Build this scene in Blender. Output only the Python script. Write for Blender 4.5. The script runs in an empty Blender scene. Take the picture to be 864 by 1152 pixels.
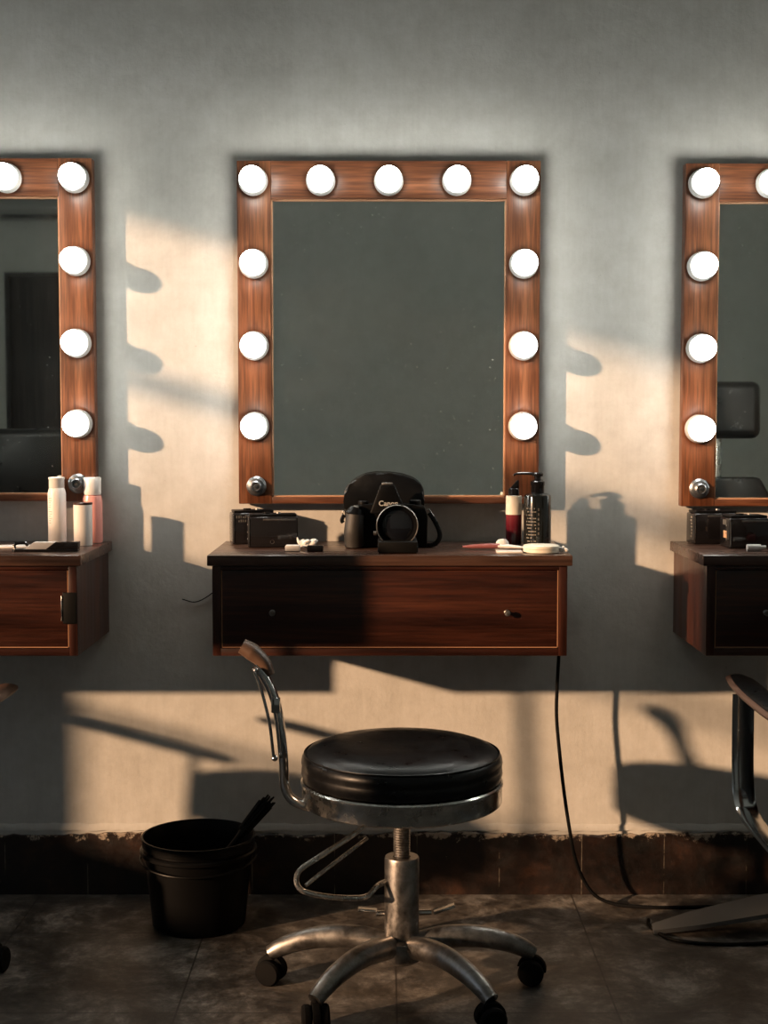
import bpy, bmesh, math, random
from mathutils import Vector, Matrix
random.seed(4)
S = bpy.context.scene
COL = S.collection
PI = math.pi

# ------------------------------------------------------------------ camera
cd = bpy.data.cameras.new('camera'); cam = bpy.data.objects.new('camera', cd); COL.objects.link(cam)
cam.location = (0, -3.4, 1.157)
cam.rotation_euler = (math.radians(90 - 3.79), 0, 0)
cd.sensor_fit = 'VERTICAL'; cd.sensor_height = 24; cd.lens = 24 * 1600 / 1152
cd.clip_start = .05
S.camera = cam
# ------------------------------------------------------------------ world, sun, exposure
W = bpy.data.worlds.new('world'); S.world = W; W.use_nodes = True
bg = W.node_tree.nodes['Background']; bg.inputs[0].default_value = (.62, .72, .85, 1); bg.inputs[1].default_value = 1.3
sd = bpy.data.lights.new('sun', 'SUN'); sun = bpy.data.objects.new('sun', sd); COL.objects.link(sun)
SUN = Vector((1.55, 1.0, -.43)).normalized()
sun.rotation_euler = SUN.to_track_quat('-Z', 'Y').to_euler(); sun.location = (-5, -4, 3)
sd.energy = 6.5; sd.color = (1, .62, .36); sd.angle = math.radians(1.5)
BULB = 31.0
S.view_settings.view_transform = 'Standard'; S.view_settings.look = 'None'
S.view_settings.exposure = 0; S.view_settings.gamma = 1; S.view_settings.use_curve_mapping = False

# ------------------------------------------------------------------ materials
def mat(name, col=(.5, .5, .5), rough=.5, metal=0., emit=None, trans=0., coat=0., ior=1.5, alpha=1.):
    m = bpy.data.materials.new(name); m.use_nodes = True
    b = m.node_tree.nodes['Principled BSDF']
    b.inputs['Base Color'].default_value = (*col, 1); b.inputs['Roughness'].default_value = rough
    b.inputs['Metallic'].default_value = metal; b.inputs['IOR'].default_value = ior
    b.inputs['Transmission Weight'].default_value = trans; b.inputs['Coat Weight'].default_value = coat
    if emit: b.inputs['Emission Color'].default_value = (*emit[0], 1); b.inputs['Emission Strength'].default_value = emit[1]
    return m
class N:
    def __init__(s, m): s.t = m.node_tree; s.b = s.t.nodes['Principled BSDF']
    def n(s, typ, **k):
        o = s.t.nodes.new(typ)
        for a, v in k.items():
            if a in o.inputs: o.inputs[a].default_value = v
            else: setattr(o, a, v)
        return o
    def l(s, a, b): s.t.links.new(a, b)
    def coords(s, scale=(1, 1, 1), loc=(0, 0, 0), kind='Object', rand=False):
        tc = s.n('ShaderNodeTexCoord'); mp = s.n('ShaderNodeMapping')
        mp.inputs['Scale'].default_value = scale; mp.inputs['Location'].default_value = loc
        s.l(tc.outputs[kind], mp.inputs[0])
        return mp.outputs[0]
    def noise(s, vec, scale, detail=5, rough=.6, dist=0):
        o = s.n('ShaderNodeTexNoise'); o.inputs['Scale'].default_value = scale; o.inputs['Detail'].default_value = detail
        o.inputs['Roughness'].default_value = rough; o.inputs['Distortion'].default_value = dist
        s.l(vec, o.inputs['Vector']); return o.outputs['Fac']
    def ramp(s, f, stops):
        r = s.n('ShaderNodeValToRGB'); e = r.color_ramp.elements
        while len(e) < len(stops): e.new(.5)
        for q, (p, c) in zip(e, stops):
            q.position = p; q.color = (*c, 1) if isinstance(c, tuple) else (c, c, c, 1)
        s.l(f, r.inputs[0]); return r.outputs[0]
    def mix(s, f, a, b, typ='MIX'):
        m = s.n('ShaderNodeMix', data_type='RGBA', blend_type=typ)
        for i, v in ((0, f), (6, a), (7, b)):
            if hasattr(v, 'is_output'): s.l(v, m.inputs[i])
            else: m.inputs[i].default_value = v if i == 0 else (*v, 1)
        return m.outputs[2]
    def bump(s, h, strength, dist=.002):
        b = s.n('ShaderNodeBump'); b.inputs['Strength'].default_value = strength; b.inputs['Distance'].default_value = dist
        s.l(h, b.inputs['Height']); s.l(b.outputs[0], s.b.inputs['Normal'])
    def col(s, c): s.l(c, s.b.inputs['Base Color'])
    def rough(s, c): s.l(c, s.b.inputs['Roughness'])

def plaster(name, base, dark):
    m = mat(name, base, .85); n = N(m)
    v = n.coords(kind='Object')
    a = n.noise(v, 1.7, 6, .62, .4); b = n.noise(v, 14, 8, .7); c = n.noise(n.coords((30, 30, 3)), 3, 4, .6)
    f = n.ramp(a, [(.3, dark), (.62, base)])
    f = n.mix(.24, f, n.ramp(b, [(.3, .25), (.65, .72)]), 'OVERLAY')
    f = n.mix(n.ramp(n.noise(v, 48, 4, .7), [(.27, .5), (.31, 0.)]), f, tuple(c * .45 for c in dark))
    n.col(n.mix(.06, f, n.ramp(c, [(.35, .3), (.6, .7)]), 'OVERLAY'))
    h = n.mix(.5, b, n.noise(v, 60, 6, .7)); n.bump(h, .30, .006)
    return m
def wood(name, axis, dark, mid, light, rough=.38, freq=26):
    m = mat(name, mid, rough); n = N(m)
    sc = [freq] * 3; sc[axis] = freq * .07
    v = n.coords(tuple(sc)); v2 = n.coords(tuple([s * .28 for s in sc]))
    a = n.noise(v, 1.2, 7, .65, .6); b = n.noise(v2, 1.1, 5, .6, 1.6)
    sc3 = [freq * 6] * 3; sc3[axis] = freq * .25
    g = n.noise(n.coords(tuple(sc3)), 1, 3, .6)
    f = n.ramp(a, [(.3, dark), (.5, mid), (.72, light)])
    f = n.mix(.45, f, n.ramp(b, [(.3, dark), (.52, mid), (.75, light)]))
    f = n.mix(.5, f, n.ramp(g, [(.35, .12), (.62, .80)]), 'OVERLAY')
    n.col(f); n.rough(n.ramp(a, [(.2, rough - .08), (.8, rough + .12)])); n.bump(g, .12, .001)
    return m
M = {}
M['wall'] = plaster('wall_plaster', (.56, .55, .515), (.49, .478, .44))
M['room'] = plaster('room_plaster', (.66, .69, .65), (.60, .62, .585))
RW = ((.038, .013, .006), (.115, .038, .015), (.235, .092, .038))
M['wood_z'] = wood('red_wood_upright', 2, *RW, freq=34); M['wood_x'] = wood('red_wood_level', 0, *RW, freq=34)
DW = ((.012, .0042, .003), (.036, .010, .0052), (.080, .023, .0095))
M['dwood_x'] = wood('dark_wood_level', 0, *DW, rough=.33); M['dwood_z'] = wood('dark_wood_upright', 2, *DW, rough=.33)
M['dwood_y'] = wood('dark_wood_deep', 1, *DW, rough=.33)
M['top'] = wood('worktop_wood', 0, (.035, .017, .012), (.062, .031, .021), (.10, .053, .036), rough=.26, freq=14)
M['edge'] = mat('pale_edge_and_gleam', (.42, .22, .12), .4)
m = M['floor'] = mat('floor_concrete', (.1, .09, .08), .5); n = N(m)
v = n.coords()
a = n.noise(v, 6.5, 11, .76, .3); b = n.noise(v, 34, 8, .75); c = n.noise(v, 1.1, 4, .6, .6)
f = n.ramp(a, [(.38, (.018, .015, .013)), (.47, (.058, .049, .041)), (.54, (.13, .115, .10)), (.63, (.30, .275, .245))])
f = n.mix(.18, f, n.ramp(c, [(.35, (.045, .038, .030)), (.65, (.14, .12, .10))]))
f = n.mix(.6, f, n.ramp(b, [(.36, .12), (.62, .85)]), 'OVERLAY')
br = n.n('ShaderNodeTexBrick', offset=0.); n.l(n.coords((1, 1, 1), (.405, .70, 0)), br.inputs['Vector'])
br.inputs['Scale'].default_value = 1; br.inputs['Brick Width'].default_value = .43; br.inputs['Row Height'].default_value = .43
br.inputs['Mortar Size'].default_value = .0022; br.inputs['Mortar Smooth'].default_value = .3
n.col(n.mix(n.ramp(br.outputs['Fac'], [(.2, 0.), (.9, .8)]), f, (.025, .02, .017)))
n.rough(n.ramp(b, [(.3, .33), (.7, .62)])); n.bump(n.mix(.5, a, b), .35, .004)
m = M['skirt'] = mat('skirting_tile', (.03, .02, .015), .4); n = N(m)
v = n.coords()
a = n.noise(v, 9, 8, .7, .3); b = n.noise(v, 38, 7, .75); z = n.coords()
sp = n.n('ShaderNodeSeparateXYZ'); n.l(v, sp.inputs[0])
f = n.ramp(a, [(.38, (.006, .005, .0045)), (.56, (.020, .011, .008)), (.74, (.06, .027, .015))])
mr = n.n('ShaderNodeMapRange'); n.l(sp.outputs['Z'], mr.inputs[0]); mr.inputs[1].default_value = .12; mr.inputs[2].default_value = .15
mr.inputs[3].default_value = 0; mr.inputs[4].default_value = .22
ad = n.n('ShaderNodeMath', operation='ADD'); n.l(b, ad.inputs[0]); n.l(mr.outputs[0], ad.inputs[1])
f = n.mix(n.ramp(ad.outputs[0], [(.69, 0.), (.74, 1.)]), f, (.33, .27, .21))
br = n.n('ShaderNodeTexBrick', offset=0.); sw = n.n('ShaderNodeCombineXYZ'); n.l(sp.outputs['X'], sw.inputs[0]); n.l(sp.outputs['Z'], sw.inputs[1])
mp = n.n('ShaderNodeMapping'); mp.inputs['Location'].default_value = (-.08, .3, 0); n.l(sw.outputs[0], mp.inputs[0]); n.l(mp.outputs[0], br.inputs['Vector'])
br.inputs['Scale'].default_value = 1; br.inputs['Brick Width'].default_value = .2; br.inputs['Row Height'].default_value = 1.; br.inputs['Mortar Size'].default_value = .0012
mm = n.n('ShaderNodeMath', operation='MULTIPLY'); n.l(br.outputs['Fac'], mm.inputs[0]); n.l(n.ramp(a, [(.45, 0.), (.6, .7)]), mm.inputs[1])
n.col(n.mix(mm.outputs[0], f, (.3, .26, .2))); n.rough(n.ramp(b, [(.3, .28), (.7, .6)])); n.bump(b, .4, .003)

M['chrome'] = mat('chrome', (.62, .62, .61), .16, 1.); n = N(M['chrome'])
a = n.noise(n.coords(), 26, 8, .7); n.rough(n.ramp(a, [(.35, .10), (.7, .42)])); n.col(n.ramp(a, [(.42, (.62, .62, .60)), (.72, (.28, .25, .22))]))
M['polish'] = mat('polished_steel', (.50, .50, .50), .14, 1.)
M['steel'] = mat('brushed_steel', (.42, .41, .40), .36, 1.); n = N(M['steel'])
a = n.noise(n.coords((8, 8, 8)), 3, 8, .75, .3); n.rough(n.ramp(a, [(.3, .26), (.7, .55)])); n.col(n.ramp(a, [(.35, (.17, .155, .14)), (.65, (.40, .385, .37))]))
M['flat_steel'] = mat('grey_steel_plate', (.22, .23, .24), .35, .9)
M['leather'] = mat('black_vinyl', (.003, .003, .0034), .30); M['leather'].node_tree.nodes['Principled BSDF'].inputs['Specular IOR Level'].default_value = .36; n = N(M['leather'])
a = n.noise(n.coords(), 22, 7, .65); n.rough(n.ramp(a, [(.3, .24), (.75, .46)])); n.bump(n.noise(n.coords(), 9, 4, .5), .25, .006)
M['plastic'] = mat('black_plastic', (.003, .003, .0032), .40)
M['matte'] = mat('black_matte', (.004, .004, .004), .6)
M['gloss'] = mat('black_gloss', (.012, .011, .012), .12)
M['rubber'] = mat('dark_rubber', (.004, .0038, .0038), .8)
M['grip_hide'] = mat('camera_grip_rubber', (.022, .020, .018), .5); n = N(M['grip_hide']); n.bump(n.noise(n.coords(), 700, 3, .6), .6, .001)
M['wgrip'] = mat('worn_brown_pad', (.13, .075, .05), .42); n = N(M['wgrip']); n.bump(n.noise(n.coords(), 40, 4, .6), .3, .002)
M['tanedge'] = mat('tan_wood_edge', (.40, .20, .13), .45)
M['white'] = mat('white_plastic', (.80, .76, .72), .4)
M['cream'] = mat('cream_plastic', (.80, .74, .62), .4)
M['cotton'] = mat('white_cotton', (.85, .82, .78), .9); n = N(M['cotton']); n.bump(n.noise(n.coords(), 180, 5, .7), .8, .004)
M['socket'] = mat('white_ceramic', (.42, .42, .41), .35)
M['bulb'] = mat('lit_opal_glass', (.9, .9, .9), .3, emit=((1., .995, .92), BULB))
m = M['mirror'] = mat('silvered_glass', (.84, .88, .83), .015, 1.); n = N(m)
v = n.coords(); dust = n.noise(v, 240, 2, .5); smear = n.noise(n.coords((2, 2, 2)), 2.2, 6, .7, .5)
n.rough(n.ramp(smear, [(.35, .01), (.8, .05)]))
nd = n.n('ShaderNodeBsdfDiffuse'); nd.inputs[0].default_value = (.55, .56, .52, 1)
ms = n.n('ShaderNodeMixShader'); out = n.t.nodes['Material Output']
mx = n.n('ShaderNodeMath', operation='MAXIMUM'); n.l(n.ramp(dust, [(.72, 0.), (.78, .55)]), mx.inputs[0]); n.l(n.ramp(smear, [(.3, .003), (.8, .025)]), mx.inputs[1])
n.l(mx.outputs[0], ms.inputs[0]); n.l(n.b.outputs[0], ms.inputs[1]); n.l(nd.outputs[0], ms.inputs[2]); n.l(ms.outputs[0], out.inputs[0])
M['clear'] = mat('clear_plastic', (.95, .90, .88), .12, trans=.85, ior=1.3)
M['pink'] = mat('pink_liquid', (.85, .38, .33), .25)
M['wine'] = mat('dark_red_lacquer', (.10, .008, .014), .16); n = N(M['wine'])
sp = n.n('ShaderNodeSeparateXYZ'); n.l(n.coords(), sp.inputs[0]); n.col(n.ramp(sp.outputs['Z'], [(.0, (.03, .003, .005)), (.045, (.075, .006, .012)), (.07, (.15, .022, .03))]))
M['amber'] = mat('near_black_glossy_bottle', (.012, .013, .012), .14, coat=.5)
M['label'] = mat('pale_print', (.26, .235, .20), .6)
M['dimprint'] = mat('grey_print', (.11, .105, .095), .5)
M['orange'] = mat('orange_sticker', (.85, .50, .28), .5)
M['red'] = mat('dark_red_plastic', (.16, .012, .012), .2)
M['pinkh'] = mat('dusty_pink_plastic', (.26, .09, .09), .35)
M['lens'] = mat('lens_glass', (.006, .007, .010), .04, coat=1.)
M['print'] = mat('white_print', (.42, .42, .41), .5)
M['door'] = wood('dark_door_wood', 2, (.018, .013, .012), (.035, .024, .021), (.05, .036, .03), rough=.5, freq=10)
M['ac'] = mat('air_conditioner_plastic', (.30, .31, .30), .45)
for k_ in ('plastic', 'matte', 'rubber'): M[k_].node_tree.nodes['Principled BSDF'].inputs['Specular IOR Level'].default_value = .13
M['dark'] = mat('dark_slot', (.02, .02, .02), .7)
M['wframe'] = mat('window_paint', (.45, .42, .38), .6)
M['pane'] = mat('window_glass', (1, 1, 1), .0, trans=1., ior=1.01)

# ------------------------------------------------------------------ mesh helpers
class MB:
    def __init__(s): s.bm = bmesh.new()
    def box(s, c, size, rot=None, bev=0., seg=2, mat=None):
        r = bmesh.ops.create_cube(s.bm, size=1.); vs = r['verts']
        for v in vs: v.co = Vector((v.co.x * size[0], v.co.y * size[1], v.co.z * size[2]))
        if bev > 0:
            es = list({e for v in vs for e in v.link_edges})
            q = bmesh.ops.bevel(s.bm, geom=es, offset=bev, segments=seg, affect='EDGES', profile=.5)
            vs = [v for v in q['verts']]
            vs = list({v for f in q['faces'] for v in f.verts} | set(v for v in vs if v.is_valid))
            seen = set(vs); st = list(vs)
            while st:
                v = st.pop()
                for e in v.link_edges:
                    o = e.other_vert(v)
                    if o not in seen: seen.add(o); st.append(o)
            vs = list(seen)
        mtx = Matrix.Translation(c) @ (rot if rot else Matrix.Identity(4))
        bmesh.ops.transform(s.bm, matrix=mtx, verts=vs)
        return s
    def bx(s, x0, x1, y0, y1, z0, z1, bev=0., seg=2):
        return s.box(((x0 + x1) / 2, (y0 + y1) / 2, (z0 + z1) / 2), (abs(x1 - x0), abs(y1 - y0), abs(z1 - z0)), None, bev, seg)
    def lathe(s, prof, seg=40, mtx=None, sx=1, sy=1):
        rings = []
        mtx = mtx or Matrix.Identity(4)
        for r, z in prof:
            if r < 1e-6: rings.append([s.bm.verts.new(mtx @ Vector((0, 0, z)))])
            else: rings.append([s.bm.verts.new(mtx @ Vector((sx * r * math.cos(2 * PI * k / seg), sy * r * math.sin(2 * PI * k / seg), z))) for k in range(seg)])
        for a, b in zip(rings, rings[1:]):
            for k in range(seg):
                j = (k + 1) % seg
                if len(a) == 1 and len(b) == 1: continue
                if len(a) == 1: s.bm.faces.new((a[0], b[j], b[k]))
                elif len(b) == 1: s.bm.faces.new((a[k], a[j], b[0]))
                else: s.bm.faces.new((a[k], a[j], b[j], b[k]))
        return s
    def tube(s, pts, rad, seg=12, flat=1., up=None, smooth=6, cap=True):
        """sweep through pts (Catmull-Rom smoothed); rad float or list; flat = height/width ratio"""
        P = [Vector(p) for p in pts]; R = rad if isinstance(rad, (list, tuple)) else [rad] * len(P)
        if smooth > 1 and len(P) > 2:
            Q, RR = [], []
            for i in range(len(P) - 1):
                p0 = P[i - 1] if i else P[0] * 2 - P[1]; p1, p2 = P[i], P[i + 1]; p3 = P[i + 2] if i + 2 < len(P) else P[-1] * 2 - P[-2]
                for k in range(smooth):
                    t = k / smooth
                    Q.append(.5 * ((2 * p1) + (-p0 + p2) * t + (2 * p0 - 5 * p1 + 4 * p2 - p3) * t * t + (-p0 + 3 * p1 - 3 * p2 + p3) * t ** 3))
                    RR.append(R[i] * (1 - t) + R[i + 1] * t)
            Q.append(P[-1]); RR.append(R[-1]); P, R = Q, RR
        rings = []; u = Vector(up) if up else None
        nrm = None
        for i, p in enumerate(P):
            t = (P[min(i + 1, len(P) - 1)] - P[max(i - 1, 0)]).normalized()
            if u is not None: nrm = (u - t * u.dot(t)).normalized()
            elif nrm is None:
                a = Vector((0, 0, 1)) if abs(t.z) < .9 else Vector((0, 1, 0)); nrm = (a - t * a.dot(t)).normalized()
            else: nrm = (nrm - t * nrm.dot(t)).normalized()
            b = t.cross(nrm)
            rings.append([s.bm.verts.new(p + R[i] * (flat * math.sin(2 * PI * k / seg) * nrm + math.cos(2 * PI * k / seg) * b)) for k in range(seg)])
        for a, b in zip(rings, rings[1:]):
            for k in range(seg):
                j = (k + 1) % seg; s.bm.faces.new((a[k], a[j], b[j], b[k]))
        if cap: s.bm.faces.new(rings[0][::-1]); s.bm.faces.new(rings[-1])
        return s
    def ball(s, c, r, rot=None, u=20, v=12):
        q = bmesh.ops.create_uvsphere(s.bm, u_segments=u, v_segments=v, radius=1.)
        if not hasattr(r, '__len__'): r = (r, r, r)
        m = Matrix.Translation(c) @ (rot or Matrix.Identity(4)) @ Matrix.Diagonal((*r, 1))
        bmesh.ops.transform(s.bm, matrix=m, verts=q['verts']); return s
    def prism(s, poly, axis, a, b, bev=0.):
        """poly 2-D in the two other axes (in xyz order), extruded along axis from a to b"""
        def mk(p, t):
            l = list(p); l.insert(axis, t); return Vector(l)
        A = [s.bm.verts.new(mk(p, a)) for p in poly]; B = [s.bm.verts.new(mk(p, b)) for p in poly]
        fs = [s.bm.faces.new(A), s.bm.faces.new(B[::-1])]
        for k in range(len(poly)):
            j = (k + 1) % len(poly); fs.append(s.bm.faces.new((A[k], B[k], B[j], A[j])))
        if bev:
            es = list({e for f in fs for e in f.edges})
            bmesh.ops.bevel(s.bm, geom=es, offset=bev, segments=2, affect='EDGES', profile=.5)
        return s
    def build(s, name, m, parent=None, loc=None, sharp=35, **props):
        bmesh.ops.recalc_face_normals(s.bm, faces=s.bm.faces[:])
        me = bpy.data.meshes.new(name); s.bm.to_mesh(me); s.bm.free()
        me.materials.append(m)
        for p in me.polygons: p.use_smooth = True
        me.set_sharp_from_angle(angle=math.radians(sharp))
        o = bpy.data.objects.new(name, me); COL.objects.link(o)
        if parent: o.parent = parent
        if loc: o.location = loc
        for k, v in props.items(): o[k] = v
        return o
def thing(name, label, cat, loc, rz=0, group=None):
    o = bpy.data.objects.new(name, None); COL.objects.link(o); o.empty_display_size = .05
    o.location = loc; o.rotation_euler = (0, 0, rz); o['label'] = label; o['category'] = cat
    if group: o['group'] = group
    return o
def tag(o, label, cat, group=None):
    o['label'] = label; o['category'] = cat
    if group: o['group'] = group
    return o
def struct(mb, name, m): o = mb.build(name, m); o['kind'] = 'structure'; return o
def RX(a): return Matrix.Rotation(a, 4, 'X')
def RY(a): return Matrix.Rotation(a, 4, 'Y')
def RZ(a): return Matrix.Rotation(a, 4, 'Z')

# ------------------------------------------------------------------ the room
XL, XR, YB, H = -2.7, 2.7, -4.6, 3.0
struct(MB().bx(XL - .1, XR + .1, YB - .1, .1, -.1, 0), 'floor', M['floor'])
struct(MB().bx(XL - .1, XR + .1, YB - .1, .1, H, H + .1), 'ceiling', M['room'])
struct(MB().bx(XL - .1, XR + .1, 0, .1, 0, H), 'wall_back', M['wall'])
struct(MB().bx(XR, XR + .1, YB, 0, 0, H), 'wall_right', M['room'])
WY0, WY1, WZ0, WZ1 = -2.50, -1.27, .66, 2.23      # window opening in the left wall
w = MB(); T = .06
w.bx(XL - T, XL, YB, WY0, 0, H); w.bx(XL - T, XL, WY1, 0, 0, H); w.bx(XL - T, XL, WY0, WY1, 0, WZ0); w.bx(XL - T, XL, WY0, WY1, WZ1, H)
struct(w, 'wall_left', M['room'])
DX0, DX1, DZ = -2.10, -1.20, 1.96                 # door opening in the wall behind the camera
w = MB(); w.bx(XL, DX0, YB - .1, YB, 0, H); w.bx(DX1, XR, YB - .1, YB, 0, H); w.bx(DX0, DX1, YB - .1, YB, DZ, H)
struct(w, 'wall_front', M['room'])
win = bpy.data.objects.new('window_1', None); COL.objects.link(win); win.location = (XL - T / 2, (WY0 + WY1) / 2, WZ0); win['kind'] = 'structure'
hw = (WY1 - WY0) / 2; hh = WZ1 - WZ0
f = MB()
f.bx(-.015, .015, -hw, -hw + .012, 0, hh); f.bx(-.015, .015, hw - .012, hw, 0, hh); f.bx(-.015, .015, -hw, hw, 0, .012); f.bx(-.015, .015, -hw, hw, hh - .012, hh)
f.build('window_frame', M['wframe'], win)
for z, t in ((1.84, .05), (1.42, .03), (1.00, .028)):
    MB().bx(-.012, .012, -hw + .012, hw - .012, z - WZ0 - t / 2, z - WZ0 + t / 2).build('glazing_bar', M['wframe'], win)
dr = bpy.data.objects.new('door_1', None); COL.objects.link(dr); dr.location = ((DX0 + DX1) / 2, YB - .05, 0); dr['kind'] = 'structure'
MB().bx(-.44, .44, -.02, .02, .005, DZ - .01, .002).build('door_leaf', M['door'], dr)
f = MB(); f.bx(-.45, -.43, -.04, .06, 0, DZ); f.bx(.43, .45, -.04, .06, 0, DZ); f.bx(-.43, .43, -.04, .06, DZ - .02, DZ); f.build('door_frame', M['door'], dr)
MB().lathe([(0, 0), (.02, 0), (.02, .03), (.012, .04), (.028, .055), (.028, .07), (0, .08)], 20, Matrix.Translation((.36, .02, 1.0)) @ RX(-PI / 2)).build('door_handle', M['chrome'], dr)
# skirting, slightly ragged upper edge under the plaster lip
sk = MB(); nseg = 270; prev = None
random.seed(9)
bmk = sk.bm; cols = []
for i in range(nseg + 1):
    x = XL + (XR - XL) * i / nseg; j = random.uniform(-.0035, .0025) + .003 * math.sin(x * 9)
    z = .150 + j
    cols.append([bmk.verts.new((x, -.010, .0)), bmk.verts.new((x, -.010, z - .003)), bmk.verts.new((x, -.007, z)), bmk.verts.new((x, -.0003, z)), bmk.verts.new((x, -.0003, .0))])
for a, b in zip(cols, cols[1:]):
    for k in range(5): bmk.faces.new((a[k], b[k], b[(k + 1) % 5], a[(k + 1) % 5]))
bmk.faces.new(cols[0]); bmk.faces.new(cols[-1][::-1])
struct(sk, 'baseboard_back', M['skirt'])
lip = MB(); cols = []
for i in range(nseg + 1):
    x = XL + (XR - XL) * i / nseg; z = .156 + random.uniform(-.003, .001)
    cols.append([lip.bm.verts.new(p) for p in ((x, -.0003, z), (x, -.0045, z + .001), (x, -.004, z + .012), (x, -.0003, z + .018))])
for a, b in zip(cols, cols[1:]):
    for k in range(4): lip.bm.faces.new((a[k], b[k], b[(k + 1) % 4], a[(k + 1) % 4]))
struct(lip, 'trim_1', M['wall'])
# air conditioner above the door, seen in the left mirror
t = thing('air_conditioner', 'grey wall air conditioner reflected at the top of the left mirror', 'air conditioner', (-1.68, YB + .001, 2.22))
MB().prism([(0, .03), (.16, 0), (.20, .06), (.20, .25), (.17, .28), (0, .28)], 0, -.45, .45, .006).build('casing', M['ac'], t)
MB().box((0, .178, .028), (.78, .010, .035), RX(.6)).build('air_outlet', M['dark'], t)
MB().bx(-.40, .40, .199, .206, .11, .115).build('seam', M['dark'], t)

# ------------------------------------------------------------------ mirrors
def vanity_mirror(loc, label, side, knob_label):
    t = thing('vanity_mirror', label, 'mirror', loc, group='lit mirrors along the wall')
    hw, ht, st, tr, brl, dp = .354, .80, .079, .088, .0165, .045
    MB().bx(-hw + .004, hw - .004, -.012, -.0005, .004, ht - .004).build('backing_board', M['dwood_x'], t)
    for s in (-1, 1):
        MB().bx(s * hw, s * (hw - st), -dp, -.012, 0, ht, .0022).build('side_stile', M['wood_z'], t)
    MB().bx(-hw + st, hw - st, -dp + .0004, -.012, ht - tr, ht - .0004, .0018).build('top_rail', M['wood_x'], t)
    MB().bx(-hw + st, hw - st, -dp + .0004, -.012, .0004, brl, .0018).build('bottom_rail', M['wood_x'], t)
    e = MB(); x, z0, z1 = hw - st, brl, ht - tr
    for a in ((-x, -x + .0028, z0, z1), (x - .0028, x, z0, z1), (-x, x, z0, z0 + .0028), (-x, x, z1 - .0022, z1)): e.bx(a[0], a[1], -.040, -.024, a[2], a[3])
    e.build('inner_edge_gleam', M['edge'], t)  # pale strips paint the gleam of light along the frame's inner edge
    MB().bx(-x + .0028, x - .0028, -.028, -.0125, z0 + .0028, z1 - .0022).build('mirror_glass', M['mirror'], t, label='slightly dusty mirror glass')
    zs = (.183, .371, .561)
    pos = [(dx, .752) for dx in (-.315, -.158, 0, .158, .315)] + [(s * .315, z) for s in (-1, 1) for z in zs]
    for (bx_, bz) in pos:
        mt = Matrix.Translation((bx_, -dp, bz)) @ RX(PI / 2)
        s_ = MB().lathe([(0, 0), (.033, 0), (.0342, .004), (.0336, .020), (.030, .026), (.024, .027), (0, .027)], 28, mt).build('lamp_holder', M['socket'], t)
        pr = [(.018, .024), (.023, .027)]
        for k in range(13):
            a = -PI / 3.2 + (PI / 2 + PI / 3.2) * k / 12; pr.append((.0288 * math.cos(a), .045 + .0288 * math.sin(a)))
        pr[-1] = (0, pr[-1][1])
        b = MB().lathe(pr, 28, mt).build('light_bulb', M['bulb'], s_, label='lit round opal bulb')
    mt = Matrix.Translation((side * .312, -dp, .042)) @ RX(PI / 2)
    k = MB().lathe([(0, 0), (.0235, 0), (.0235, .003), (.019, .0065), (.019, .010), (.0135, .012), (.0135, .022), (.0105, .0245), (.0085, .021), (0, .021)], 32, mt).build('dimmer_knob', M['flat_steel'], t, label=knob_label)
    MB().lathe([(0, .021), (.004, .021), (.004, .0245), (0, .025)], 16, mt).build('knob_pin', M['chrome'], k)
    return t
vanity_mirror((.011, -.0006, .954), 'complete wood framed mirror with eleven lit bulbs, between two cut off ones', -1, 'round metal dimmer knob')
vanity_mirror((-1.034, -.0006, .960), 'wood framed lit mirror at left edge, above white bottles, reflecting a dark door', 1, 'round metal dimmer knob')
vanity_mirror((1.056, -.0006, .948), 'wood framed lit mirror cut by right edge, reflecting a dark chair back', -1, 'round metal dimmer knob')

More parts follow.
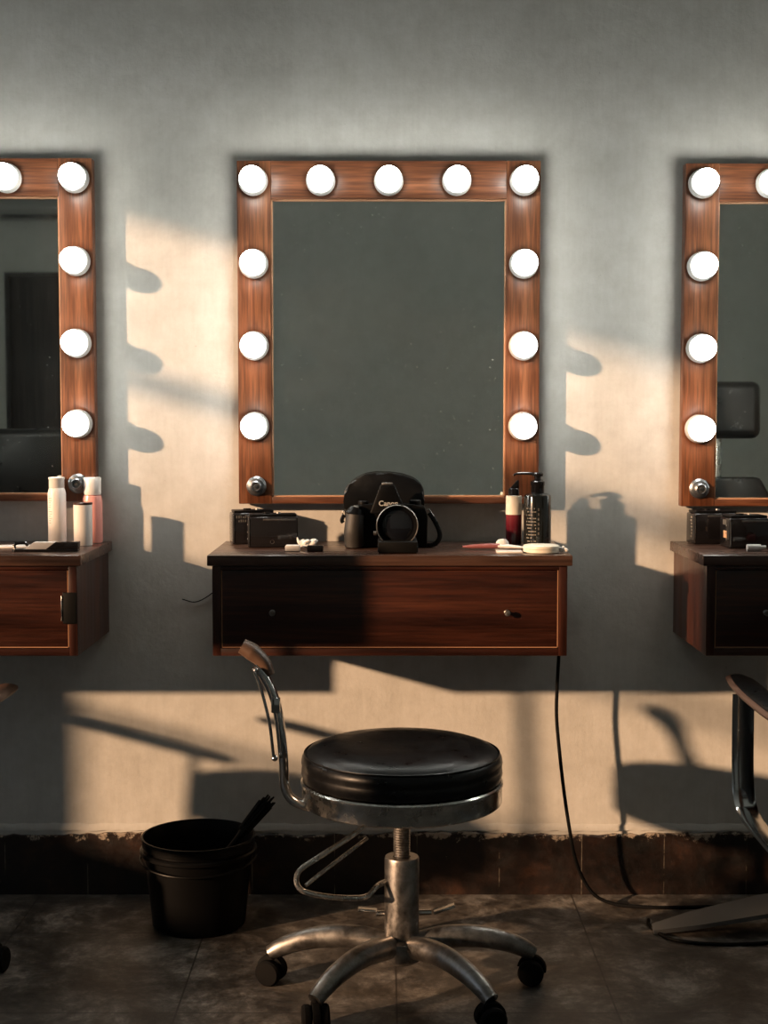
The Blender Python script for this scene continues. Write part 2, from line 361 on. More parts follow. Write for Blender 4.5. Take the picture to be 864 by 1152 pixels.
# ------------------------------------------------------------------ wall cabinets
CZ0, CZ1, TOP = .643, .838, .862
def cabinet(x, label, style):
    t = thing('wall_cabinet', label, 'cabinet', (x, -.0006, CZ0), group='dark wooden wall cabinets')
    hw, d, h = .383, .350, CZ1 - CZ0
    for s in (-1, 1):
        MB().bx(s * hw, s * (hw - .018), -d + .012, 0, 0, h).build('side_panel', M['dwood_z'], t)
        MB().bx(s * hw, s * (hw - .018), -d, -d + .012, 0, h, .001).build('face_stile', M['dwood_z'], t)
    MB().bx(-hw + .018, hw - .018, -d + .012, 0, 0, .014).build('bottom_panel', M['dwood_x'], t)
    MB().bx(-hw + .018, hw - .018, -.006, 0, .014, h).build('back_panel', M['dwood_x'], t)
    for a, b in ((0, .016), (h - .008, h)): MB().bx(-hw + .018, hw - .018, -d, -d + .012, a, b, .001).build('face_rail', M['dwood_x'], t)
    MB().bx(-hw - .010, hw + .010, -d - .008, 0, h + .001, TOP - CZ0, .0022).build('tabletop', M['top'], t)
    x0, x1, z0, z1 = -hw + .0195, hw - .0195, .0175, h - .0095
    nm = 'drawer' if style == 'drawer' else 'door'
    p = MB().bx(x0, x1, -d + .003, -d + .018, z0, z1, .0012).build(nm, M['dwood_x'], t)
    e = MB()
    for a in ((x0, x0 + .0016, z0, z1), (x1 - .0016, x1, z0, z1), (x0, x1, z0, z0 + .0018)): e.bx(a[0], a[1], -d + .0018, -d + .004, a[2], a[3])
    e.build('panel_edge', M['edge'], p, label='pale worn edge')
    if style == 'drawer':
        for s in (-1, 1):
            MB().lathe([(0, -.002), (.0065, -.002), (.0065, .002), (.004, .004), (.0035, .010), (.0065, .013), (.0060, .017), (0, .018)], 20, Matrix.Translation((s * .2535, -d + .004, .094)) @ RX(PI / 2)).build('knob', M['steel'], p)
    else:
        q = MB(); q.bx(hw - .031, hw - .001, -d - .0045, -d + .002, .070, .138, .002); q.build('finger_pull', M['matte'], p, label='black recessed door pull')
        MB().bx(hw - .034, hw - .031, -d - .006, -d + .003, .076, .132, .001).build('pull_lip', M['chrome'], p, label='bright metal lip')
    return t
cabinet(.0125, 'wide dark wooden wall cabinet carrying the black camera, two small drawer knobs', 'drawer')
cabinet(-1.045, 'dark wooden wall cabinet under the white bottles, black door pull', 'door')
cabinet(1.079, 'dark wooden wall cabinet cut by right edge, its left side facing the sun', 'drawer')

# ------------------------------------------------------------------ camera on the middle cabinet
t = thing('camera', 'large black camera with round lens and wrist strap standing on the middle cabinet', 'camera', (.005, -.155, TOP + .0005))
b = MB()
b.prism([(-.093, 0), (.093, 0), (.0945, .07), (.088, .093), (.060, .098), (-.050, .098), (-.078, .092), (-.092, .080)], 1, -.022, .040, .004)
b.build('body', M['plastic'], t)
g = MB().tube([(-.072, -.030, .006), (-.073, -.036, .040), (-.070, -.034, .076)], [.0225, .0225, .020], 16).build('hand_grip', M['grip_hide'], t)
b = MB().tube([(-.072, -.030, .074), (-.066, -.028, .090)], [.022, .015], 16, smooth=1); b.build('shutter_housing', M['plastic'], t)
b = MB().lathe([(0, 0), (.007, 0), (.007, .004), (0, .005)], 18, Matrix.Translation((-.069, -.034, .0905)) @ RX(.3)); b.build('shutter_button', M['steel'], t)
MB().lathe([(0, 0), (.012, 0), (.012, .006), (.010, .008), (0, .008)], 24, Matrix.Translation((-.052, 0, .0975))).build('dial', M['plastic'], t)
MB().lathe([(0, 0), (.014, 0), (.014, .009), (.012, .011), (0, .011)], 24, Matrix.Translation((.066, .004, .0965))).build('dial', M['plastic'], t)
# prism hump: pentagon tapering towards the top
p = MB(); B = [(-.038, -.040, .078), (.048, -.040, .078), (.044, .030, .088), (-.032, .030, .088)]; C = [(-.013, -.030, .143), (.018, -.030, .143), (.018, .020, .143), (-.013, .020, .143)]
vb = [p.bm.verts.new(q) for q in B]; vc = [p.bm.verts.new(q) for q in C]
p.bm.faces.new(vb[::-1]); p.bm.faces.new(vc)
for k in range(4): p.bm.faces.new((vb[k], vb[(k + 1) % 4], vc[(k + 1) % 4], vc[k]))
bmesh.ops.bevel(p.bm, geom=list(p.bm.edges), offset=.004, segments=2, affect='EDGES', profile=.5)
hump = p.build('viewfinder_hump', M['plastic'], t)
MB().bx(-.010, .015, -.026, .012, .1425, .1465, .001).build('accessory_shoe', M['steel'], t)
fc = bpy.data.curves.new('lettering', 'FONT'); fc.body = 'Canon'; fc.size = .0165; fc.extrude = .0004; fc.align_x = 'CENTER'; fc.align_y = 'CENTER'; fc.offset = .0003
fo = bpy.data.objects.new('lettering', fc); COL.objects.link(fo); bpy.context.view_layer.update()
dg = bpy.context.evaluated_depsgraph_get(); me = bpy.data.meshes.new_from_object(fo.evaluated_get(dg)); bpy.data.objects.remove(fo)
me.materials.clear(); me.materials.append(M['print'])
lo = bpy.data.objects.new('lettering', me); COL.objects.link(lo); lo.parent = hump; lo.location = (.005, -.0392, .101); lo.rotation_euler = (PI / 2 - .15, 0, 0)
# lens
lm = Matrix.Translation((.024, -.020, .058)) @ RX(PI / 2)
L = MB().lathe([(.038, 0), (.040, .004), (.040, .030), (.043, .034), (.043, .060), (.0445, .064), (.0445, .090), (.046, .094), (.0465, .112), (.045, .115), (.0425, .115), (.040, .108), (.036, .098), (0, .096)], 56, lm).build('lens', M['plastic'], t)
MB().lathe([(.0448, .1135), (.0462, .1165), (.0450, .118), (.0436, .1165), (.0438, .114), (.0448, .1135)], 56, lm).build('front_ring', M['steel'], L)
MB().lathe([(.0405, .0985), (.030, .103), (.018, .1055), (.008, .1065), (0, .107)], 48, lm).build('front_glass', M['lens'], L)
r_ = MB()
for k in range(48):
    a = 2 * PI * k / 48; r_.box(lm @ Vector((.0438 * math.cos(a), .0438 * math.sin(a), .047)), (.002, .024, .0022), RY(-a))
r_.build('zoom_ring', M['rubber'], L)
MB().bx(-.019, .069, -.168, -.030, .0005, .026, .005).build('lens_support', M['matte'], t)
k = MB().lathe([(0, 0), (.005, 0), (.005, .006), (0, .007)], 16, Matrix.Translation((-.022, -.05, .035)) @ RY(-PI / 2)); k.build('release_button', M['steel'], t)
for s, q in ((1, (.0955, -.008, .080)), (-1, (-.0935, -.012, .078))):
    MB().tube([(q[0] + .006 * math.cos(a), q[1], q[2] + .006 * math.sin(a)) for a in [2 * PI * i / 12 for i in range(13)]], .0014, 8, smooth=1).build('strap_ring', M['chrome'], t)
MB().tube([(.098, -.008, .078), (.108, -.012, .064), (.120, -.016, .040), (.1215, -.018, .022), (.112, -.016, .008), (.096, -.014, .0042), (.082, -.010, .0040)], .0055, 10, flat=.5, up=(0, 1, 0)).build('strap', M['leather'], t)
MB().tube([(-.096, -.012, .074), (-.101, -.014, .062), (-.098, -.014, .056)], .0045, 8, flat=.6, up=(0, 1, 0)).build('strap_end', M['leather'], t)
# black slab added in place of the dark reflection in the middle mirror
pp = MB(); hwd, hgt = .094, .172
poly = [(.091, 0), (.0945, .10), (.094, .125), (.088, .140), (.070, .153), (.045, .162), (.015, .166), (-.020, .167), (-.045, .163), (-.066, .153), (-.082, .139), (-.095, .124), (-.093, .116), (-.088, .10), (-.086, 0)]
pp.prism(poly, 1, -.017, .017, .007)
po = pp.build('reflection_stand_in', M['leather'], loc=(-.0, -.067, TOP + .0005)); tag(po, 'rounded black shape added behind the camera in place of a mirror reflection', 'reflection stand-in')
po.rotation_euler = (0, 0, 0)

# ------------------------------------------------------------------ little black boxed devices
def glyphs(mb, x0, z0, w, h, n, plane, rows=1, vert=False):
    """small illegible printed strokes on plane (axis, value)"""
    for r in range(rows):
        for k in range(n):
            if random.random() < .12: continue
            if vert: a = x0 + w * random.uniform(.0, .2); b = z0 + h * k / n; ww = w * random.uniform(.5, .8); hh_ = h / n * .55
            else: a = x0 + w * k / n; b = z0 + h * r / rows; ww = w / n * random.uniform(.4, .75); hh_ = h / rows * random.uniform(.45, .7)
            if plane[0] == 'y': mb.bx(a, a + ww, plane[1] - .0005, plane[1] + .0003, b, b + hh_)
            else: mb.bx(plane[1] - .0005, plane[1] + .0003, a, a + ww, b, b + hh_)
def black_case(x, y, rz, w, d, h, label, sticker=None, badge=False, print_front=False, print_side=False):
    t = thing('compact_camera', label, 'camera', (x, y, TOP + .0005), rz, 'small black compact cameras')
    MB().bx(-w / 2, w / 2, -d / 2, d / 2, 0, h - .006, .004, 3).build('body', M['gloss'], t)
    MB().bx(-w / 2 + .004, w / 2 - .003, -d / 2 + .003, d / 2 - .003, h - .0062, h, .002).build('top_plate', M['plastic'], t)
    MB().lathe([(0, 0), (.009, 0), (.009, .003), (0, .0035)], 20, Matrix.Translation((-w * .12, 0, h))).build('dial', M['plastic'], t)
    MB().lathe([(0, 0), (.0055, 0), (.005, .0025), (0, .003)], 20, Matrix.Translation((w * .12, 0, h))).build('shutter_button', M['steel'], t)
    MB().bx(-w * .20, w * .46, -d / 2 - .0012, -d / 2 + .002, h - .0145, h - .0105, .0008).build('front_rib', M['steel'], t)
    MB().bx(-w / 2 + .001, -w / 2 + .0035, -d / 2 - .0010, -d / 2 + .001, .004, h - .010).build('corner_trim', M['steel'], t)
    if badge: MB().lathe([(.0035, 0), (.0048, 0), (.0048, .0008), (.0035, .0008), (.0035, 0)], 20, Matrix.Translation((-w * .02, -d / 2 + .0002, .013)) @ RX(PI / 2)).build('badge', M['steel'], t)
    if sticker:
        MB().bx(-w / 2 - .0006, -w / 2 + .0006, -.014, .006, h * .30, h * .52).build('sticker', M['orange'], t, label='small orange sticker')
        MB().bx(-w / 2 - .0008, -w / 2 + .0006, -.012, .010, h * .70, h * .86).build('side_button_panel', M['dimprint'], t)
    if print_front:
        g = MB(); glyphs(g, -w / 2 + .008, h * .66, .036, .018, 7, ('y', -d / 2), rows=2); g.build('printed_marks', M['dimprint'], t, label='small pale printed marks')
    if print_side:
        g = MB(); glyphs(g, -d / 2 + .015, .008, .016, h - .018, 8, ('x', -w / 2), vert=True); g.build('printed_marks', M['label'], t, label='column of pale printed marks')
    q = MB()
    for zz in (.25, .45, .68): q.lathe([(0, 0), (.0022, 0), (.0018, .0012), (0, .0014)], 12, Matrix.Translation((-w / 2 + .0002, -d * .18, h * zz)) @ RY(-PI / 2))
    q.build('side_screws', M['steel'], t)
    return t
black_case(-.310, -.062, .24, .100, .058, .079, 'rear small black camera at left end of middle cabinet, pale marks on front', print_front=True)
black_case(-.2555, -.150, .13, .114, .056, .076, 'glossy black compact camera beside the white cotton on the middle cabinet, small badge', badge=True)
black_case(.772, -.062, .10, .105, .062, .078, 'black compact camera with a column of pale marks, left on right cabinet', print_side=True)
black_case(.822, -.165, .12, .093, .064, .074, 'black compact camera with small orange sticker, on the right cabinet', sticker=True)

# ------------------------------------------------------------------ small things, middle cabinet
ZT = TOP + .0005
tag(MB().bx(-.0165, .0165, -.012, .012, 0, .0135, .003).build('eraser_block', M['white'], loc=(-.202, -.262, ZT)), 'small white block under the cotton tuft, middle cabinet', 'sponge')
c = MB()
for k in range(16):
    a = random.uniform(0, 6.28); c.ball((.014 * math.cos(a) * random.random() * 1.4, .007 * math.sin(a), .010 + random.uniform(-.002, .011)), (random.uniform(.006, .011), .007, random.uniform(.004, .008)), RZ(a), 10, 8)
c.tube([(-.010, 0, .010), (-.018, .0, .018), (-.022, .002, .028)], [.005, .004, .001], 8)
tag(c.build('cotton_tuft', M['cotton'], loc=(-.172, -.236, ZT)), 'crumpled white cotton tuft between white block and camera', 'cotton')
tag(MB().bx(-.018, .018, -.011, .011, 0, .0135, .003).build('small_case', M['gloss'], loc=(-.152, -.268, ZT)), 'tiny black case in front of the cotton tuft', 'case')
# brush lying with a white puff and card
t = thing('makeup_brush', 'dusty pink makeup spatula with white tip lying left of the wine red bottle', 'brush', (.228, -.235, ZT))
MB().tube([(-.052, .004, .0065), (-.030, .002, .0075), (.005, 0, .0085), (.030, -.001, .0085)], [.0025, .006, .0075, .0075], 12, flat=.8).build('handle', M['pinkh'], t)
MB().tube([(.026, -.001, .0085), (.050, -.003, .0075), (.078, -.005, .0058), (.086, -.006, .005)], [.0080, .0095, .006, .002], 12, flat=.55).build('tip', M['white'], t)
tag(MB().bx(-.028, .028, -.017, .017, 0, .0042, .001).build('white_card', M['white'], loc=(.274, -.300, ZT)), 'flat white pad on the table edge in front of makeup spatula', 'pad')
tag(MB().lathe([(0, 0), (.014, 0), (.016, .005), (.014, .014), (.009, .0195), (0, .021)], 24, sy=.7).build('powder_puff', M['cotton'], loc=(.268, -.190, ZT)), 'round white powder puff behind the makeup spatula', 'puff')
# wine-red and cream bottle
t = thing('lotion_bottle', 'slim bottle, cream above and wine red below, black angled cap', 'bottle', (.301, -.110, ZT))
MB().lathe([(0, 0), (.0165, 0), (.0185, .002), (.0185, .071)], 36).build('lower_body', M['wine'], t, label='wine red lower half')
MB().lathe([(.0185, .071), (.0187, .0715), (.0187, .110), (.0175, .114), (.010, .115), (0, .115)], 36).build('upper_body', M['cream'], t, label='cream upper half')
c = MB().lathe([(0, .1152), (.0125, .1152), (.0125, .130), (.011, .132), (0, .132)], 28); c.prism([(-.009, .1315), (.011, .1315), (.011, .150), (.007, .151)], 1, -.006, .006, .001); c.build('cap', M['gloss'], t, label='black angled cap')
# pump bottle
t = thing('pump_bottle', 'tall black pump bottle with nozzle pointing left, right end of middle cabinet', 'bottle', (.354, -.125, ZT))
MB().lathe([(0, 0), (.0290, 0), (.0315, .003), (.0315, .112), (.0300, .117), (.0250, .120), (.013, .122), (0, .122)], 48).build('body', M['amber'], t)
MB().lathe([(0, .1222), (.0155, .1222), (.0155, .138), (.0165, .140), (.0165, .148), (.012, .152), (.0075, .153), (.0075, .160), (0, .160)], 32).build('collar', M['gloss'], t)
p = MB().lathe([(0, .1602), (.0125, .1602), (.0130, .166), (.010, .169), (0, .1695)], 28); p.tube([(.0, 0, .165), (-.025, -.002, .1665), (-.048, -.004, .166), (-.056, -.004, .162)], [.006, .005, .004, .003], 12, flat=.7); p.build('pump_head', M['gloss'], t)
g = MB()
for r in range(11):
    for k in range(9):
        if random.random() < .25: continue
        a = -PI / 2 - .95 + .09 * k
        g.box((.0316 * math.cos(a), .0316 * math.sin(a), .012 + r * .0075), (.0016, .0008, .0028), RZ(a + PI / 2))
g.build('printed_text', M['label'], t, label='fine pale print on the left side')
g = MB()
for r in range(6):
    a = -PI / 2 - .02; g.box((.0316 * math.cos(a), .0316 * math.sin(a), .030 + r * .011), (.003, .0008, .006), RZ(a + PI / 2))
g.build('printed_name', M['dimprint'], t, label='faint upright lettering')
t = thing('powder_compact', 'round cream compact lying in front of the black pump bottle', 'compact', (.345, -.292, ZT))
MB().lathe([(0, 0), (.037, 0), (.0395, .002), (.0395, .0085)], 48).build('base', M['cream'], t)
MB().lathe([(.0395, .0088), (.040, .0095), (.0395, .015), (.037, .0165), (0, .017)], 48).build('lid', M['cream'], t)
c = MB()
for k in range(7): c.ball((random.uniform(-.006, .006), random.uniform(-.004, .004), .006 + random.uniform(-.001, .005)), (.006, .004, .0045), RY(random.random() * 3), 8, 6)
tag(c.build('crumpled_tissue', M['cotton'], loc=(.392, -.300, ZT)), 'scrap of crumpled white tissue right of the cream compact', 'tissue')

# ------------------------------------------------------------------ left cabinet things
t = thing('spray_bottle', 'tall white bottle with narrower cap, leftmost on the left cabinet', 'bottle', (-.766, -.075, ZT))
MB().lathe([(0, 0), (.0190, 0), (.0210, .003), (.0210, .118), (.0195, .125), (.0175, .131)], 40).build('body', M['white'], t)
MB().lathe([(.0175, .1312), (.0180, .132), (.0178, .150), (.0190, .152), (.0190, .155), (.017, .156), (0, .156)], 40).build('cap', M['white'], t)
g = MB()
for r in range(13):
    for k in range(random.randint(1, 3)):
        a = -PI / 2 - .75 + .16 * k
        g.box((.0211 * math.cos(a), .0211 * math.sin(a), .050 + r * .0052), (.0026, .0007, .0012), RZ(a + PI / 2))
g.build('printed_text', M['label'], t, label='fine grey print')
t = thing('white_tub', 'short white cylinder with dark lid in front of the pink bottle', 'canister', (-.697, -.115, ZT))
MB().lathe([(0, 0), (.0205, 0), (.0215, .0015), (.0215, .094)], 40).build('body', M['white'], t)
MB().lathe([(.0215, .0942), (.0222, .095), (.0222, .0985), (.021, .0995), (0, .0995)], 40).build('lid', M['dwood_x'], t, label='thin dark brown lid')
t = thing('pink_bottle', 'clear capped bottle of pink liquid behind the short white cylinder', 'bottle', (-.689, -.045, ZT))
MB().lathe([(0, 0), (.0215, 0), (.0235, .003), (.0235, .100), (.021, .112), (.0, .113)], 40).build('body', M['pink'], t)
MB().lathe([(0, .1135), (.0195, .1135), (.0205, .118), (.0208, .152), (.0195, .1545), (0, .155)], 40).build('cap', M['white'], t, label='translucent white cap')
t = thing('hair_clipper', 'black clip comb with a pale grey insert lying on the left cabinet', 'hair tool', (-.745, -.265, ZT))
MB().prism([(-.075, -.012), (-.070, -.020), (.060, -.018), (.070, -.012), (.070, .012), (.055, .018), (-.060, .018), (-.074, .012)], 2, 0, .0055, .0015).build('base', M['gloss'], t)
MB().prism([(-.002, .005), (.070, .005), (.071, .022), (.020, .021)], 1, -.012, .012, .002).build('head', M['gloss'], t)
MB().prism([(-.048, .005), (.004, .005), (.022, .0205), (-.028, .0205)], 1, -.011, .013, .0015).build('insert', M['white'], t, label='pale grey insert')
MB().tube([(-.072, 0, .006), (-.073, 0, .014), (-.064, 0, .018), (-.050, 0, .018), (-.043, 0, .012)], .0035, 8).build('loop', M['gloss'], t)
tag(MB().bx(-.040, .040, -.022, .022, 0, .006, .0025, 3).build('folded_cloth', M['white'], loc=(-.835, -.190, ZT), ), 'flat pale cloth pad at the left picture edge, left cabinet', 'cloth')
# ------------------------------------------------------------------ right cabinet things
t = thing('white_tube', 'short white tube lying before the stickered camera, right cabinet', 'tube', (.822, -.262, ZT + .0075))
MB().tube([(-.018, 0, 0), (.012, 0, 0)], [.0075, .0075], 20, smooth=1).build('body', M['white'], t)
MB().tube([(.012, 0, 0), (.024, 0, .001)], [.0045, .004], 16, smooth=1).build('nozzle', M['white'], t)
t = thing('red_bottle', 'dark red polish bottle at the right picture edge', 'bottle', (.868, -.262, ZT))
MB().lathe([(0, 0), (.016, 0), (.018, .003), (.017, .020), (.012, .026), (0, .027)], 28).build('body', M['red'], t)
MB().lathe([(0, .0272), (.008, .0272), (.008, .034), (0, .035)], 20).build('cap', M['gloss'], t)

# ------------------------------------------------------------------ stools
def stool(x, y, rz, label, angles, chair=False):
    t = thing('salon_chair' if chair else 'salon_stool', label, 'chair' if chair else 'stool', (x, y, 0), rz)
    # cushion
    prof = [(0, .432), (.192, .432), (.199, .435), (.2025, .447), (.2015, .457), (.2005, .461), (.2025, .468), (.2010, .478), (.196, .484), (.1935, .486), (.186, .4925), (.165, .4995), (.12, .5035), (.06, .5015), (0, .500)]
    MB().lathe(prof, 72).build('seat', M['leather'], t)
    MB().lathe([(.1955 + .0022 * math.cos(a), .486 + .0022 * math.sin(a)) for a in [2 * PI * k / 8 for k in range(9)]], 72).build('seat_piping', M['leather'], t)
    MB().lathe([(0, .384), (.190, .384), (.198, .387), (.2015, .390), (.2015, .420), (.2035, .423), (.2035, .4285), (.200, .4315), (0, .4315)], 72).build('seat_rim', M['chrome'], t)
    MB().lathe([(0, .368), (.045, .368), (.045, .384), (0, .384)], 24).build('seat_plate', M['steel'], t)
    pr = [(0, .200)]
    for k in range(34): pr += [(.0155, .202 + k * .005), (.0172, .2045 + k * .005)]
    pr.append((0, .372)); MB().lathe(pr, 24).build('screw_stem', M['steel'], t)
    MB().lathe([(0, .098), (.034, .098), (.035, .102), (.035, .268), (.0335, .272), (.018, .272), (.018, .262), (0, .262)], 40).build('column', M['steel'], t)
    MB().lathe([(0, .055), (.030, .055), (.046, .066), (.052, .085), (.048, .103), (.037, .108), (0, .108)], 40).build('hub', M['steel'], t)
    for a in angles:
        a = math.radians(a); ca, sa = math.cos(a), math.sin(a)
        def q(r, z): return (r * ca, r * sa, z)
        lg = MB().tube([q(.02, .090), q(.08, .101), (q(.14, .103)), q(.20, .093), q(.245, .077), q(.270, .062)], [.021, .023, .022, .020, .018, .0155], 16, flat=1.05, up=(0, 0, 1)).build('leg', M['steel'], t)
        ro = a + random.uniform(-1.2, 1.2)
        mt = Matrix.Translation(q(.268, 0)) @ RZ(ro)
        h = MB().lathe([(0, 0), (.007, 0), (.007, .022), (0, .022)], 14, mt @ Matrix.Translation((0, 0, .050)))
        for k in range(9):
            b0 = PI * k / 8
        h.prism([(.030 * math.cos(PI * k / 10 - .15), .030 + .030 * math.sin(PI * k / 10 - .15)) for k in range(11)] + [(-.010, .034), (.010, .030)], 1, -.007, .007, .001)
        bmesh.ops.transform(h.bm, matrix=mt, verts=[v for v in h.bm.verts if (v.co - Vector(q(.268, 0))).length > .2 and abs(v.co.x) < .035 and abs(v.co.y) < .0085])
        c = h.build('caster', M['rubber'], lg)
        w = MB()
        for s in (-1, 1):
            w.lathe([(0, 0), (.018, 0), (.0245, .002), (.0265, .006), (.0265, .014), (.0235, .018), (.010, .019), (0, .019)], 28, mt @ Matrix.Translation((0, s * .0075, .0268)) @ RX(-s * PI / 2))
        w.build('caster_wheels', M['rubber'], lg)
    if chair:                                      # slim post, upper back pad and two short arms
        MB().tube([(0, -.10, .374), (0, -.24, .378), (0, -.285, .43), (0, -.285, .60), (0, -.275, .92)], .018, 12, flat=.45, up=(0, .8, .5)).build('back_post', M['chrome'], t)
        MB().box((0, -.25, 1.005), (.38, .055, .24), None, .026, 4).build('backrest', M['leather'], t)
        for s in (-1, 1):
            MB().tube([(s * .10, .10, .376), (s * .20, .10, .378), (s * .236, .095, .41), (s * .238, .085, .575)], .010, 12, flat=.6, up=(0, 1, 0)).build('arm_post', M['chrome'], t)
            MB().tube([(s * .238, .285, .572), (s * .238, .24, .576), (s * .238, .12, .578), (s * .238, .03, .576)], [.016, .026, .027, .018], 14, flat=.45, up=(0, 0, 1)).build('armrest', M['wgrip'], t, label='dark short armrest')
        return t
    # curved flat back arm with pad
    A = [(.03, -.02, .374), (-.05, -.024, .372), (-.135, -.03, .376), (-.205, -.035, .390), (-.232, -.036, .420), (-.236, -.036, .480), (-.244, -.036, .560), (-.256, -.036, .610), (-.276, -.036, .650), (-.292, -.036, .668)]
    arm = MB().tube(A, .013, 12, flat=.75, up=(.9, 0, .45)).build('back_arm', M['polish'], t)
    MB().tube([(-.290, -.060, .660), (-.279, -.060, .630), (-.262, -.060, .560), (-.254, -.058, .490)], .0032, 8).build('brace_rod', M['polish'], arm)
    for p in ((-.252, -.052, .486), (-.288, -.056, .662)): MB().ball(p, (.0065, .0075, .0065), None, 14, 8).build('bolt', M['polish'], arm)
    MB().box((-.250, -.044, .590), (.018, .016, .030), None, .003).build('clamp', M['polish'], arm)
    MB().tube([(-.262, -.03, .648), (-.274, -.03, .672), (-.298, -.03, .694), (-.318, -.03, .706)], [.014, .020, .025, .021], 16, flat=.7, up=(.5, 0, .8)).build('arm_pad', M['wgrip'], t, label='worn brown pad on top of the arm')
    # bent wire foot loop
    MB().tube([(-.02, .05, .368), (-.045, .03, .352), (-.10, -.01, .318), (-.165, -.05, .286), (-.205, -.07, .262), (-.203, -.085, .235), (-.165, -.09, .222), (-.105, -.08, .213), (-.070, -.06, .210), (-.050, -.035, .222), (-.030, -.010, .224)], .0055, 10).build('wire_loop', M['chrome'], t)
    MB().tube([(-.190, -.085, .240), (-.150, -.05, .262), (-.070, .03, .300)], .0038, 8).build('wire_brace', M['chrome'], t)
    MB().tube([(0, .01, .352), (-.02, .02, .355), (-.05, .035, .365)], .003, 8).build('height_lever', M['steel'], t)
    w = MB().tube([(-.052, .052, .135), (.062, .052, .138)], .006, 10, smooth=1)
    w.tube([(.0, .02, .130), (.0, .052, .135)], .008, 10, smooth=1)
    w.box((-.070, .045, .146), (.040, .022, .006), RY(.08), .002); w.box((.088, .045, .148), (.046, .022, .006), RY(-.32), .002)
    w.build('pedal_bar', M['chrome'], t)
    return t
stool(.036, -.575, 0, 'round black cushioned stool with chrome rim on wheels, before the middle cabinet', [90, 5, 175, -52, -128])
stool(-1.05, -.62, 0, 'dark chair cut by the left picture edge, only an armrest tip and a wheel show', [29, 101, 173, 245, 317], True)

# ------------------------------------------------------------------ barber chair at the right
t = thing('barber_chair', 'salon chair with curved steel armrest cut by right picture edge', 'chair', (1.0, -.62, 0))
def flat_arch(y, name):
    pts = [(-.395, y, .006), (-.30, y + .012, .022), (-.14, y + .02, .052), (0, y + .025, .066), (.14, y + .02, .052), (.30, y + .012, .022), (.395, y, .006)]
    ws = [.012, .036, .052, .058, .052, .036, .012]
    m_ = MB(); top = []
    R_ = []
    for (x, yy, z), w_ in zip(pts, ws):
        R_.append([m_.bm.verts.new(p) for p in ((x, yy - w_, z - .005), (x, yy - w_, z + .005), (x, yy + w_, z + .012), (x, yy + w_, z + .002))])
    for a, b in zip(R_, R_[1:]):
        for k in range(4): m_.bm.faces.new((a[k], a[(k + 1) % 4], b[(k + 1) % 4], b[k]))
    m_.bm.faces.new(R_[0]); m_.bm.faces.new(R_[-1][::-1])
    return m_.build(name, M['flat_steel'], t)
flat_arch(.35, 'base_foot'); flat_arch(-.32, 'base_foot')
MB().tube([(0, .37, .075), (0, .0, .095), (0, -.29, .075)], .022, 12, flat=.6, up=(0, 0, 1)).build('base_bar', M['flat_steel'], t)
MB().lathe([(0, .07), (.075, .08), (.06, .10), (.038, .12), (.034, .13), (.034, .36), (.07, .37), (.07, .385), (0, .385)], 32).build('column', M['chrome'], t)
MB().bx(-.19, .19, -.26, .17, .386, .476, .022, 4).build('seat', M['leather'], t)
bk = MB(); bk.prism([(-.17, .48), (.17, .48), (.19, .70), (.165, .90), (.12, .98), (-.12, .98), (-.165, .90), (-.19, .70)], 1, -.32, -.26, .012)
bk.build('backrest', M['leather'], t)
MB().tube([(0, -.30, .96), (0, -.305, 1.12)], .012, 10, smooth=1).build('headrest_post', M['chrome'], t)
MB().box((0, -.29, 1.18), (.24, .06, .17), RX(.08), .025, 4).build('headrest', M['leather'], t)
MB().bx(-.04, .04, -.31, -.24, .40, .52, .005).build('back_bracket', M['flat_steel'], t)
for s in (-1, 1):
    lb = MB(); x = s * .237
    lb.tube([(x, .205, .572), (x, .206, .50), (x, .200, .40), (x, .175, .345), (x, .12, .325), (x, .0, .322), (x, -.16, .325), (x, -.22, .36), (x, -.235, .45), (x, -.235, .575)], .026, 12, flat=.20, up=None)
    o = MB()
    # flat bar: sweep with the wide axis along X
    o.tube([(x, .205, .572), (x, .206, .50), (x, .200, .40), (x, .175, .345), (x, .12, .325), (x, .0, .322), (x, -.16, .325), (x, -.22, .36), (x, -.235, .45), (x, -.235, .575)], .0045, 12, flat=5.2, up=(1, 0, 0))
    lb.bm.free(); ar = o.build('arm_loop', M['polish'], t)
    MB().tube([(s * .19, -.05, .41), (x, -.05, .326)], .010, 8, smooth=1).build('arm_bracket', M['chrome'], t)
    pd = MB().tube([(x - s * .0, .285, .592), (x, .22, .590), (x, .10, .585), (x, -.06, .584), (x, -.20, .590), (x, -.262, .594)], [.020, .028, .031, .032, .030, .022], 16, flat=.42, up=(0, 0, 1)).build('armrest', M['tanedge'], t, label='tan wooden armrest')
    MB().tube([(x, .26, .6015), (x, .20, .601), (x, .10, .5965), (x, -.06, .5955), (x, -.20, .601), (x, -.24, .602)], [.015, .024, .027, .028, .026, .018], 14, flat=.25, up=(0, 0, 1)).build('armrest_pad', M['leather'], t, label='black pad on top')

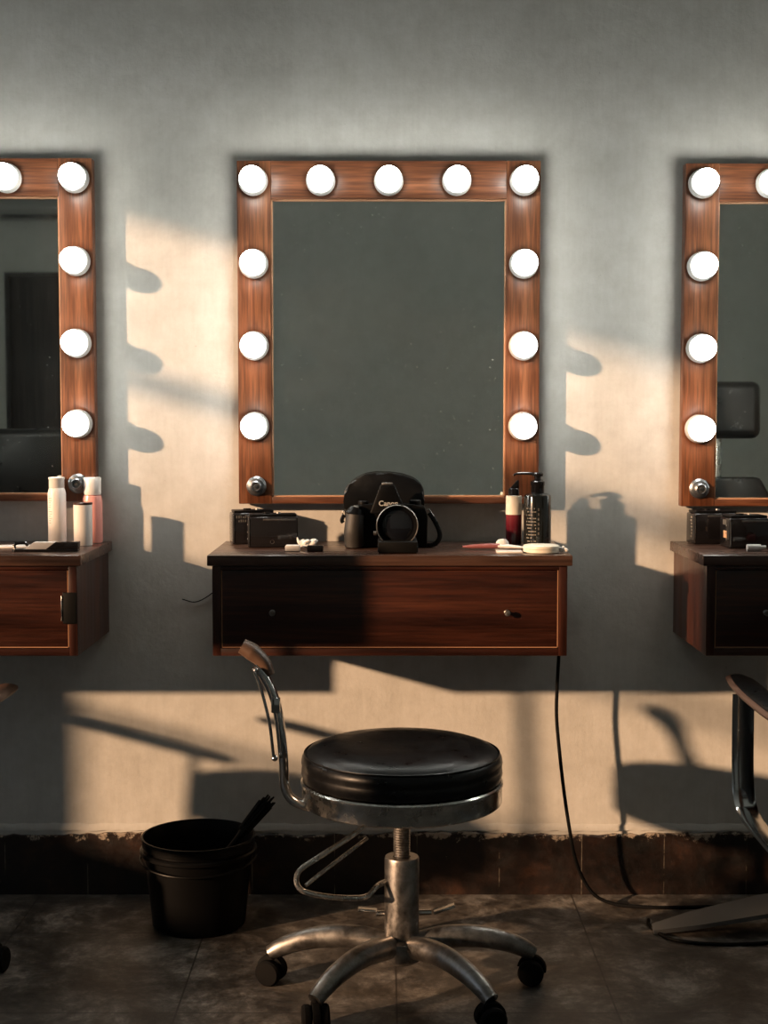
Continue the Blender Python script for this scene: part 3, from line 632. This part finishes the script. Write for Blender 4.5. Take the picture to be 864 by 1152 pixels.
# ------------------------------------------------------------------ bucket, brush, cords
t = thing('bucket', 'round black plastic bucket on the floor, left of the stool', 'bucket', (-.424, -.205, 0))
MB().lathe([(0, .0005), (.100, .0005), (.106, .006), (.121, .165), (.121, .167), (.130, .168), (.133, .171), (.133, .177), (.130, .180), (.1235, .181), (.1235, .186), (.128, .188), (.1275, .200), (.1300, .203), (.1290, .207), (.1255, .207), (.1235, .200), (.117, .165), (.102, .010), (0, .008)], 72).build('body', M['plastic'], t)
MB().tube([(.132 * math.cos(a), .132 * math.sin(a), .160 - .012 * math.sin(a - PI)) for a in [PI + PI * k / 14 for k in range(15)]], .0028, 8).build('bail_handle', M['plastic'], t)
t = thing('cleaning_brush', 'worn black brush sticking out of the black bucket', 'brush', (-.436, -.215, .078), 0)
mt = Matrix.Translation((0, 0, 0)) @ RZ(.06) @ RY(math.radians(40))
hb = MB().tube([mt @ Vector((-.0, 0, -.04)), mt @ Vector((0, 0, .08)), mt @ Vector((0, 0, .155)), mt @ Vector((0, 0, .19))], [.007, .0075, .010, .016], 12, flat=.7)
hb.build('handle', M['matte'], t)
hb = MB()
for k in range(26):
    a = random.uniform(0, 6.28); r = random.uniform(.002, .014); l = random.uniform(.240, .285)
    hb.tube([mt @ Vector((r * math.cos(a) * .8, r * math.sin(a) * .6, .18)), mt @ Vector((r * math.cos(a) * 1.3, r * math.sin(a), l))], [.0042, .0022], 6, smooth=1)
hb.build('bristles', M['matte'], t)
cr = MB().tube([(.408, -.10, .6425), (.409, -.10, .60), (.406, -.10, .53), (.405, -.10, .46), (.412, -.10, .38), (.424, -.098, .28), (.438, -.095, .19), (.452, -.090, .12), (.475, -.085, .06), (.505, -.088, .022), (.55, -.098, .0062), (.60, -.108, .0045), (.66, -.115, .0045), (.78, -.108, .0045), (.93, -.095, .0045), (1.06, -.100, .0045), (1.13, -.150, .0045), (1.11, -.190, .0045)], .0042, 10)
tag(cr.build('power_cord', M['matte']), 'black power cord hanging from the middle cabinet and running along the floor', 'cord')
cr = MB().tube([(.609, -.195, .004), (.604, -.225, .004), (.612, -.268, .004), (.632, -.312, .004), (.68, -.338, .004), (.76, -.348, .004), (.86, -.335, .004), (.95, -.300, .004)], .0038, 10)
tag(cr.build('floor_cable', M['matte']), 'black cable end curling around the tip of the steel chair foot', 'cord')
cr = MB().tube([(-.374, -.004, .825), (-.380, -.004, .79), (-.395, -.003, .755), (-.425, -.003, .728), (-.455, -.003, .715), (-.485, -.003, .722)], .0012, 6)
tag(cr.build('thin_wire', M['rubber']), 'hair-thin wire curving on the wall left of the middle cabinet', 'wire')
